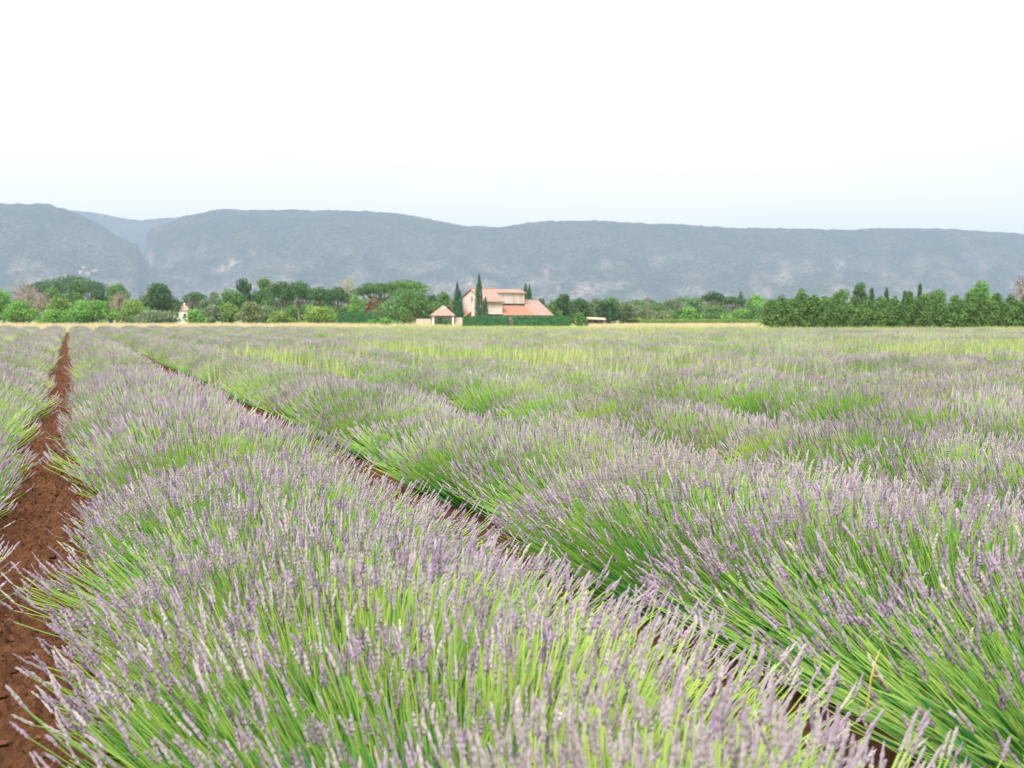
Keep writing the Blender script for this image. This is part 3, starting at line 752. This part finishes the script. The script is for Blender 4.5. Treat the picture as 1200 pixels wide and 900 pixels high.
hs = house_frame('farmhouse', 'old pinkish plaster farmhouse with stepped clay tile roofs behind clipped hedge', 'house', 565, 204)
XA, YA, ZE, ZB, YR, ZR = 3.9, 5.5, 4.15, 4.85, 3.0, 6.0
# gabled tall block
mb = MB()
prof_ = [(0, 0, 0), (0, YA, 0), (0, YA, ZB), (0, YR, ZR), (0, 0, ZE)]
mb.hull(prof_[::-1], [(XA, y, z) for _, y, z in prof_][::-1]); wall = mb.build('wall', M['plaster'], hs)
ov = .25
def zroof(y): return ZE + (ZR - ZE) * y / YR
mb = MB().slab([(-ov, -.35, zroof(-.35) + .13), (XA + ov, -.35, zroof(-.35) + .13), (XA + ov, YR, ZR + .13), (-ov, YR, ZR + .13)], .12)
zb2 = ZR + (ZB - ZR) * (YA + .3 - YR) / (YA - YR)
mb.slab([(-ov, YR + .002, ZR + .13), (XA + ov, YR + .002, ZR + .13), (XA + ov, YA + .3, zb2 + .13), (-ov, YA + .3, zb2 + .13)], .12)
rf = mb.build('roof', M['tile'], hs)
MB().tube([(-ov, YR, ZR + .16), (XA + ov, YR, ZR + .16)], .10, 8).build('ridge_tiles', M['tile_new'], rf)
MB().box(-ov, XA + ov, -.42, -.354, zroof(-.35) - .10, zroof(-.35) + .03).build('eave_gutter', M['wood'], rf)
wn = MB().box(-.03, .002, 2.75, 3.05, 4.05, 4.85).build('window', M['wood'], hs)
MB().box(-.036, -.031, 2.80, 3.0, 4.12, 4.78).build('pane', M['dark'], wn)
MB().box(-.09, -.032, 2.70, 3.1, 3.98, 4.045).build('sill', M['stone'], wn)
MB().box(.4, 3.9, -.06, -.002, 1.55, 2.0).build('dark_plinth', M['dark'], hs)
wn = MB().box(1.9, 2.5, -.03, -.002, 3.0, 3.7).build('window', M['stained'], hs)
# lower long block with the big roof
XC, ZEC, YRC, ZRC = 13.6, 2.0, 3.9, 4.22
pr2 = [(XA + .004, .02, 0), (XA + .004, 2 * YRC, 0), (XA + .004, 2 * YRC, ZEC), (XA + .004, YRC, ZRC), (XA + .004, .02, ZEC)]
MB().hull(pr2[::-1], [(XC, y, z) for _, y, z in pr2][::-1]).build('wall', M['plaster'], hs)
sl_ = (ZRC - ZEC) / YRC; XB = 10.0; YB = 2.4
z_ = lambda y: ZEC + sl_ * y + .12
MB().slab([(XA + .01, -.4, z_(-.4)), (XB, -.4, z_(-.4)), (XB, YB - .01, z_(YB - .01)), (XA + .01, YB - .01, z_(YB - .01))], .11).build('roof', M['tile_new'], hs)
mb = MB().slab([(XB + .003, -.4, z_(-.4)), (XC + .35, -.4, z_(-.4)), (XC + .35, YRC, z_(YRC)), (XB + .003, YRC, z_(YRC))], .11)
mb.slab([(XB + .003, YRC + .002, z_(YRC)), (XC + .35, YRC + .002, z_(YRC)), (XC + .35, 2 * YRC + .4, z_(-.4)), (XB + .003, 2 * YRC + .4, z_(-.4))], .11)
rf2 = mb.build('roof', M['tile'], hs)
MB().tube([(XB, YRC, z_(YRC) + .03), (XC + .35, YRC, z_(YRC) + .03)], .10, 8).build('ridge_tiles', M['tile'], rf2)
MB().box(XA + .02, XC + .35, -.47, -.404, z_(-.4) - .22, z_(-.4) - .03).build('eave_gutter', M['wood'], rf2)
MB().box(11.9, 12.3, 1.55, 1.9, z_(1.7) - .02, z_(1.7) + .14).build('roof_light', M['white'], rf2)
# stained upper block
YB2, ZT, ZT2, YT = 6.4, 5.55, 6.0, 4.0
pr3 = [(XA + .27, YB, 2.0), (XA + .27, YB2, 2.0), (XA + .27, YB2, ZT - .4), (XA + .27, YT, ZT2), (XA + .27, YB, ZT)]
MB().hull(pr3[::-1], [(XB, y, z) for _, y, z in pr3][::-1]).build('upper_wall', M['stained'], hs)
mb = MB().slab([(XA + .28, YB - .3, ZT + .02), (XB + .2, YB - .3, ZT + .02), (XB + .2, YT, ZT2 + .13), (XA + .28, YT, ZT2 + .13)], .12)
mb.slab([(XA + .28, YT + .002, ZT2 + .13), (XB + .2, YT + .002, ZT2 + .13), (XB + .2, YB2 + .3, ZT - .42), (XA + .28, YB2 + .3, ZT - .42)], .12)
mb.build('upper_roof', M['tile'], hs)
MB().box(XA + .3, XB - .02, YB - .09, YB - .012, z_(YB) + .0, z_(YB) + .26).build('flashing', M['dark'], hs)
# small porch on the gable wall
MB().slab([(-1.3, 3.0, 1.75), (-.002, 3.0, 2.45), (-.002, 5.2, 2.45), (-1.3, 5.2, 1.75)], .1).build('porch_roof', M['tile_new'], hs)
for y in (3.1, 5.0): MB().box(-1.25, -1.1, y, y + .15, 0, 1.70).build('porch_post', M['white'], hs)

# garden pavilion
pv = house_frame('garden_pavilion', 'small open garden pavilion with white pillars and pink tile roof', 'pavilion', 518.5, 203, R(8))
a_ = 1.62
for sx_ in (-1, 1):
    for sy_ in (-1, 1):
        MB().box(sx_ * 1.55 - .13, sx_ * 1.55 + .13, sy_ * 1.4 - .13, sy_ * 1.4 + .13, 0, 1.72).build('pillar', M['white'], pv)
MB().box(-1.42, 1.42, 1.3, 1.5, 0, 1.7).build('back_wall', M['white'], pv)
mb = MB(); ap = (.15, 0, 3.45); c4 = [(-1.95, -1.8, 1.76), (1.95, -1.8, 1.76), (1.95, 1.8, 1.76), (-1.95, 1.8, 1.76)]
mb.poly(c4[::-1])
for i in range(4): mb.poly([c4[i], c4[(i + 1) % 4], ap])
r3 = mb.build('roof', M['tile'], pv)
MB().box(.1, .5, -.75, -.2, 2.55, 3.15).build('dormer', M['white'], r3)
MB().box(.2, .4, -.77, -.752, 2.65, 2.85).build('vent', M['dark'], r3)
MB().box(-1.6, 1.6, -1.45, -1.28, 1.725, 1.755).build('beam', M['wood'], pv)
tree('bush', 515, 10, 372, 201.2, 'dark', 'dark climbing shrub growing between the pavilion pillars')
tree('bush', 523, 7, 374, 201, 'hedge', 'small potted looking shrub before the pavilion back wall')
# garden walls
def gwall(px0, px1, D, h, label):
    L = (px1 - px0) / FPX * D; xy = P((px0 + px1) / 2, D); e = thing('garden_wall', label, 'wall', (*xy, 0), -YAW)
    MB().box(-L / 2, L / 2, -.15, .15, 0, h).build('masonry', M['stone'], e); MB().box(-L / 2 - .03, L / 2 + .03, -.19, .19, h + .002, h + .09).build('coping', M['plaster'], e)
gwall(532.5, 542.5, 202.5, 1.35, 'low pinkish stone wall between pavilion and clipped hedge')
gwall(488, 505, 202.5, 1.15, 'low stone wall between big round tree and pavilion')
hedge(542.5, 596, 197, 1.62, 1.3, 'hedge', 'shorter clipped green hedge below the tall cypress and gable')
hedge(600, 667, 197, 1.62, 1.3, 'hedge', 'longer clipped green hedge before the low farmhouse roof')
e = thing('wooden_gate', 'narrow brown wooden gate between two clipped hedges', 'gate', (*P(598, 197.3), 0), -YAW)
for k in range(3): MB().box(-.26 + .18 * k, -.11 + .18 * k, -.03, .03, .05, 1.15).build('board', M['wood'], e)
MB().box(-.27, .27, .032, .07, .3, .4).build('rail', M['wood'], e); MB().box(-.27, .27, .032, .07, .8, .9).build('rail', M['wood'], e)

# low shed
e = house_frame('wooden_shed', 'low wooden shed with pale flat roof under dark trees', 'shed', 697, 232, R(5))
MB().slab([(-1.9, -1.2, 1.30), (1.9, -1.2, 1.15), (1.9, 1.2, 1.45), (-1.9, 1.2, 1.60)], .1).build('roof', M['stone'], e)
for x_ in (-1.7, -.6, .6, 1.6): MB().box(x_ - .06, x_ + .06, -1.05, -.93, 0, 1.05).build('post', M['wood'], e)
MB().box(-1.75, 1.75, .9, 1.0, 0, 1.3).build('back_wall', M['wood'], e)
# small far house
e = house_frame('small_house', 'small pale house with pink tile roof half hidden behind the oak', 'house', 213, 262, R(20))
MB().hull([(-1.7, -1.5, 0), (1.7, -1.5, 0), (1.7, 1.5, 0), (-1.7, 1.5, 0)], [(-1.7, -1.5, 2.9), (1.7, -1.5, 2.9), (1.7, 1.5, 2.9), (-1.7, 1.5, 2.9)]).build('wall', M['white'], e)
mb = MB(); c4 = [(-1.95, -1.75, 2.92), (1.95, -1.75, 2.92), (1.95, 1.75, 2.92), (-1.95, 1.75, 2.92)]; A1, A2 = (-1, 0, 3.95), (1, 0, 3.95)
mb.poly(c4[::-1]); mb.poly([c4[0], c4[1], A2, A1]); mb.poly([c4[1], c4[2], A2]); mb.poly([c4[2], c4[3], A1, A2]); mb.poly([c4[3], c4[0], A1]); rf = mb.build('roof', M['tile'], e)
MB().box(.5, .8, .1, .4, 3.5, 4.5).build('chimney', M['plaster'], rf)
for x_ in (-.9, .5):
    q = MB().box(x_ - .25, x_ + .25, -1.53, -1.502, 1.5, 2.3).build('window', M['wood'], e); MB().box(x_ - .19, x_ + .19, -1.536, -1.531, 1.57, 2.23).build('pane', M['dark'], q)
# poles
def pole(px, top, D, label, arm=True):
    H = ZH(top, D); e = thing('utility_pole', label, 'pole', (*P(px, D), 0), -YAW)
    MB().tube([(0, 0, 0), (0, 0, H)], [.16, .11], 8).build('post', M['wood'], e)
    if arm:
        MB().box(-.55, .55, -.16, -.112, H - .5, H - .38).build('crossarm', M['wood'], e)
        for x_ in (-.45, 0, .45): MB().tube([(x_, -.136, H - .378), (x_, -.136, H - .2)], .05, 6).build('insulator', M['white'], e)
pole(758.5, 346.5, 262, 'tall wooden utility pole standing beyond the vine rows')
pole(765.5, 363, 270, 'short thin post beside the tall utility pole', False)
pole(825.5, 353, 285, 'pale utility pole before the dark pine with high round crown')
pole(866.5, 358, 275, 'thin pole among shrubs below the flat crowned pine', False)
pole(222, 347, 250, 'thin pole beside the small house with pink roof', False)

# ------------------------------------------------------------------ weeds in the field
def weed(px, py, hpx, wpx, col, label, name='weed', n=120, blade=True, group=None):
    D = CAM_H * FPX / (py - HOR); SEED[0] += 1; r_ = np.random.default_rng(SEED[0]); H = hpx / FPX * D; W = wpx / FPX * D
    e = thing(name, label, 'weed', (*P(px, D), 0), 0, group)
    a = r_.random(n) * 6.28; q = np.sqrt(r_.random(n)) * W / 2; h = H * r_.uniform(.5, 1, n)
    bx = np.stack([np.cos(a) * q * .5, np.sin(a) * q * .5, np.zeros(n)], 1); tp = np.stack([np.cos(a) * q, np.sin(a) * q, h], 1)
    wv = np.stack([-np.sin(a), np.cos(a), np.zeros(n)], 1) * .03
    md_ = .45 * bx + .55 * tp
    V = np.stack([bx, md_ + wv, tp, md_ - wv], 1).reshape(-1, 3)
    build('leaves', V, np.arange(n * 4).reshape(-1, 4), M['c_' + col], e, attrs={'tint': np.repeat(r_.random(n), 4)})
    tm = MB()
    for k in range(6): tm.tube([tuple(bx[k]), tuple(tp[k] * [.7, .7, 1])], [.012, .005], 4)
    tm.build('stalks', M['c_' + col], e)
weed(1113, 425, 25, 20, 'thistle', 'blue green thistle standing above the pale field', 'thistle', 70)
weed(1133, 425, 22, 10, 'brown', 'thin brown dock stalk next to the blue green thistle', 'dock_weed', 22)
weed(829, 416, 16, 16, 'hedge', 'smaller dark green weed tuft among pale lavender', 'weed_tuft', 60)
weed(848, 416, 15, 26, 'hedge', 'wider dark green weed tuft among pale lavender', 'weed_tuft', 110)
weed(650, 424, 16, 20, 'mid', 'faint green weed tuft before the farmhouse hedge', 'weed_tuft', 60)

# ------------------------------------------------------------------ small things near the camera
def straw(pts, rad, label, mat='straw'):
    o = MB().tube(pts, rad, 5).build('dry_straw', M[mat]); tag(o, label, 'straw'); return o
def gp(px, py, z=0.0):                           # photo pixel -> point at height z
    D = (CAM_H - z) * FPX / (py - HOR); x, y = P(px, D); return np.array([x, y, z])
for (a, b_, c_, lab) in (((42, 735), (60, 755), (80, 767), 'straight dry straw lying on the bare soil lane'), ((10, 868), (35, 858), (60, 852), 'long pale straw near the lavender edge on bare soil'), ((30, 876), (50, 872), (70, 868), 'short pale straw lying beside the long one on bare soil'), ((48, 520), (70, 512), (88, 508), 'thin straw across the far part of the soil lane')):
    q = [gp(*p, .055) for p in (a, b_, c_)]; straw(q, [.004, .0045, .003], lab)
# dry curled stalk in the second row
c0 = gp(1022, 812, .42)
straw([c0 + (0, 0, -.05), c0 + (.004, -.01, .03), c0 + (.018, -.01, .075), c0 + (.03, -.01, .10)], [.0018, .0021, .0018, .0012], 'orange yellow dry stalk standing among green lavender stems')
straw([c0 + (.004, -.01, .035), c0 + (.03, -.01, .03), c0 + (.05, -.012, 0.0)], [.0016, .0016, .001], 'bent side twig of dry stalk among green lavender stems')
# snail shell on a lavender spike
c0 = gp(655, 846, .50); tt = np.linspace(0, 4.6 * math.pi, 44)
rs_ = .0018 + .0052 * (tt / tt[-1]) ** 1.4
path = [c0 + np.array([math.cos(a) * r, .004 - .006 * a / tt[-1], math.sin(a) * r]) for a, r in zip(tt, rs_)]
o = MB().tube(path, list(.0012 + .0036 * (tt / tt[-1]) ** 1.3), 7).build('snail_shell', M['shell'], None, True); tag(o, 'tiny white spiral snail shell on green lavender stems', 'snail')

# ------------------------------------------------------------------ mountain
def interp(tab, x): a = np.array(tab, float); return np.interp(x, a[:, 0], a[:, 1])
left_t = [(-900, 236), (-300, 230), (0, 240), (15, 241), (60, 240.5), (72, 245), (80, 247), (97, 254), (115, 262), (145, 274), (163, 283), (172, 302), (182, 330), (205, 360), (3000, 372)]
back_t = [(-900, 250), (60, 246), (85, 247.5), (105, 249), (120, 251.5), (145, 256.5), (168, 259.5), (190, 257), (215, 255.5), (400, 262), (500, 258), (520, 261.5), (545, 266), (565, 265), (585, 268.5), (620, 272), (2200, 285)]
main_t = [(-900, 370), (120, 368), (155, 345), (164, 312), (170, 288), (176, 272), (200, 263), (216, 255.5), (240, 251), (265, 247), (300, 248.5), (340, 248), (375, 248.5), (425, 249.5), (460, 251.5), (490, 256), (530, 264), (560, 269), (585, 268.5), (600, 265), (630, 261.5), (690, 260), (725, 262), (800, 265), (860, 269), (930, 269.5), (980, 271), (1025, 269.5), (1100, 269.5), (1150, 272.5), (1200, 276), (1500, 285), (2200, 292)]
def massif(u, v, tab, v0, run, px):
    H = CAM_H + (HOR - interp(tab, px)) / FPX * v0
    t = np.clip((v - (v0 - run)) / run, 0, 1)
    s = .10 * t + .90 * (t * t * (3 - 2 * t)) ** .82
    back = np.clip((v - v0) / 2500, 0, 1)
    return H * s * (1 - .55 * back * back)
def mountain_z(u, v):
    px = 600 + u / v * FPX
    z = np.maximum(np.maximum(massif(u, v, left_t, 4500, 1000, px), massif(u, v, main_t, 5100, 1350, px)), massif(u, v, back_t, 6700, 900, px))
    base = z.copy()
    gul = np.abs(fbm(u / 330 + v / 2600, v / 900, 4, 21) - .5) * 2           # gullies running down the slope
    rel = np.clip(z / 330, 0, 1); mid = 4 * rel * (1 - rel)
    z = z - 130 * mid * (1 - gul) ** 2.0 * np.clip(z / 80, 0, 1)
    cl = fbm(u / 120, v / 160 + z / 90, 4, 44)
    z = z + 44 * (cl - .5) * mid + 16 * (fbm(u / 30, v / 30, 3, 55, .7) - .5) * np.clip(z / 60, 0, 1)
    return z, gul, cl, rel
us = np.concatenate([np.linspace(-4600, -2300, 90)[:-1], np.linspace(-2300, 2300, 740), np.linspace(2300, 4600, 90)[1:]]); vs = np.concatenate([np.linspace(3350, 5300, 300), np.linspace(5330, 7600, 60)])
U, Vv = np.meshgrid(us, vs); Z, GU, CL, REL = mountain_z(U, Vv)
Z = np.where(Vv <= 3360, -.5, Z + .2)
XY = U[..., None] * HR + Vv[..., None] * HF
V = np.concatenate([XY, Z[..., None]], -1).reshape(-1, 3)
dz = np.gradient(Z, axis=0) / np.gradient(Vv, axis=0)
rock = np.clip((fbm(U / 85, Z / 60 + Vv / 300, 4, 71) - .45) * 5, 0, 1) * np.clip((dz - .02) * 5, 0, 1) * np.clip(1.3 - np.abs(REL - .38) * 2.2, 0, 1) * .8
PX = 600 + U / Vv * FPX; PY = HOR - (Z - CAM_H) / Vv * FPX
for (cx_, cy_, rx_, ry_, a_) in ((262, 317, 12, 5, 1.3), (276, 308, 6, 4, 1.3), (178, 303, 3, 9, 1.2), (172, 290, 3, 7, .8), (188, 268, 4, 5, .6), (240, 298, 7, 9, .5), (298, 297, 6, 5, .6), (680, 341, 3.5, 5, 2.2), (654, 338, 2.5, 4, 1.2), (645, 314, 14, 4, .7), (640, 320, 3, 6, .7), (623, 331, 6, 3, .8), (772, 306, 9, 6, .6), (818, 323, 12, 5, .6), (980, 318, 6, 14, .5), (1035, 320, 5, 16, .5), (1075, 315, 6, 14, .5), (985, 312, 4, 10, .6), (1150, 318, 5, 12, .45), (918, 320, 9, 9, .4), (710, 310, 7, 6, .5), (420, 312, 6, 10, .4)):
    rock += a_ * np.exp(-((PX - cx_) / rx_) ** 2 - ((PY - cy_) / ry_) ** 2) * (.35 + 1.2 * fbm(U / 22, Z / 30, 3, 82)) * (Vv < 5250)
m, t, o = newmat('mountain_slope')
pp = pos(t); fo = noise(t, .03, 7, .8, pp, (.38, .62)); fo2 = noise(t, .007, 5, .7, pp, (.42, .62))
fo3 = noise(t, .09, 4, .7, pp, (.42, .58)); c = mixc(t, fo, (.008, .022, .014), (.12, .15, .075)); c = mixc(t, fo2, c, (.14, .16, .085)); c = mixc(t, fo3, c, (.008, .018, .012))
rk = N(t, 'ShaderNodeMath', operation='MULTIPLY'); t.links.new(attr(t, 'rock'), rk.inputs[0]); t.links.new(noise(t, .05, 6, .85, pos(t, (1, 1, .45)), (.42, .56)), rk.inputs[1]); rk.use_clamp = True
c = mixc(t, rk.outputs[0], c, (.46, .36, .31))
principled(t, o, c, .95, .05, fo, 1.0, 9.0); M['mountain'] = m
o = build('mountain', V, gridf(len(vs), len(us)), M['mountain'], smooth=True, attrs={'rock': np.clip(rock, 0, 1.6).ravel()}); o['kind'] = 'structure'

M['village'] = plain('village_stone', (.36, .30, .26), .95, .1, .2)
# hillside village houses
for k, (px, v) in enumerate(((96, 4020), (100, 4060), (104, 4010), (111, 4040), (114, 4055), (79, 3960))):
    u = (px - 600) / FPX * v; z = float(mountain_z(np.array([u]), np.array([float(v)]))[0][0])
    e = thing('village_house', 'tiny pale house on the wooded slope of the left mountain', 'house', (*uv(u, v), z - 4), -YAW + .3 * k, 'pale village houses on the mountain slope')
    a_, b_, h_ = 4.5 + k % 3, 3.5, 8.5
    MB().hull([(-a_, -b_, 0), (a_, -b_, 0), (a_, b_, 0), (-a_, b_, 0)], [(-a_, -b_, h_), (a_, -b_, h_), (a_, b_, h_), (-a_, b_, h_)]).build('wall', M['village'], e)
    mb = MB(); mb.hull([(-a_ - .4, -b_ - .5, h_ + .02), (-a_ - .4, 0, h_ + 2.2), (-a_ - .4, b_ + .5, h_ + .02)], [(a_ + .4, -b_ - .5, h_ + .02), (a_ + .4, 0, h_ + 2.2), (a_ + .4, b_ + .5, h_ + .02)]); mb.build('roof', M['tile'], e)

# ------------------------------------------------------------------ haze
ztop = float(Z.max()) + 15
m, t, o = newmat('haze_air')
pv_ = N(t, 'ShaderNodeVolumePrincipled'); pv_.inputs['Color'].default_value = (.54, .67, 1.0, 1); pv_.inputs['Density'].default_value = 1.55e-4; pv_.inputs['Anisotropy'].default_value = .2
t.links.new(pv_.outputs[0], o.inputs['Volume'])
c4 = [uv(-9300, -600), uv(9300, -600), uv(9300, 9800), uv(-9300, 9800)]
hz = MB().hull([(*p, -2) for p in c4], [(*p, ztop) for p in c4]).build('haze', m); hz['kind'] = 'stuff'
tag(hz, 'thin blue haze lying over the plain and the mountain', 'haze')
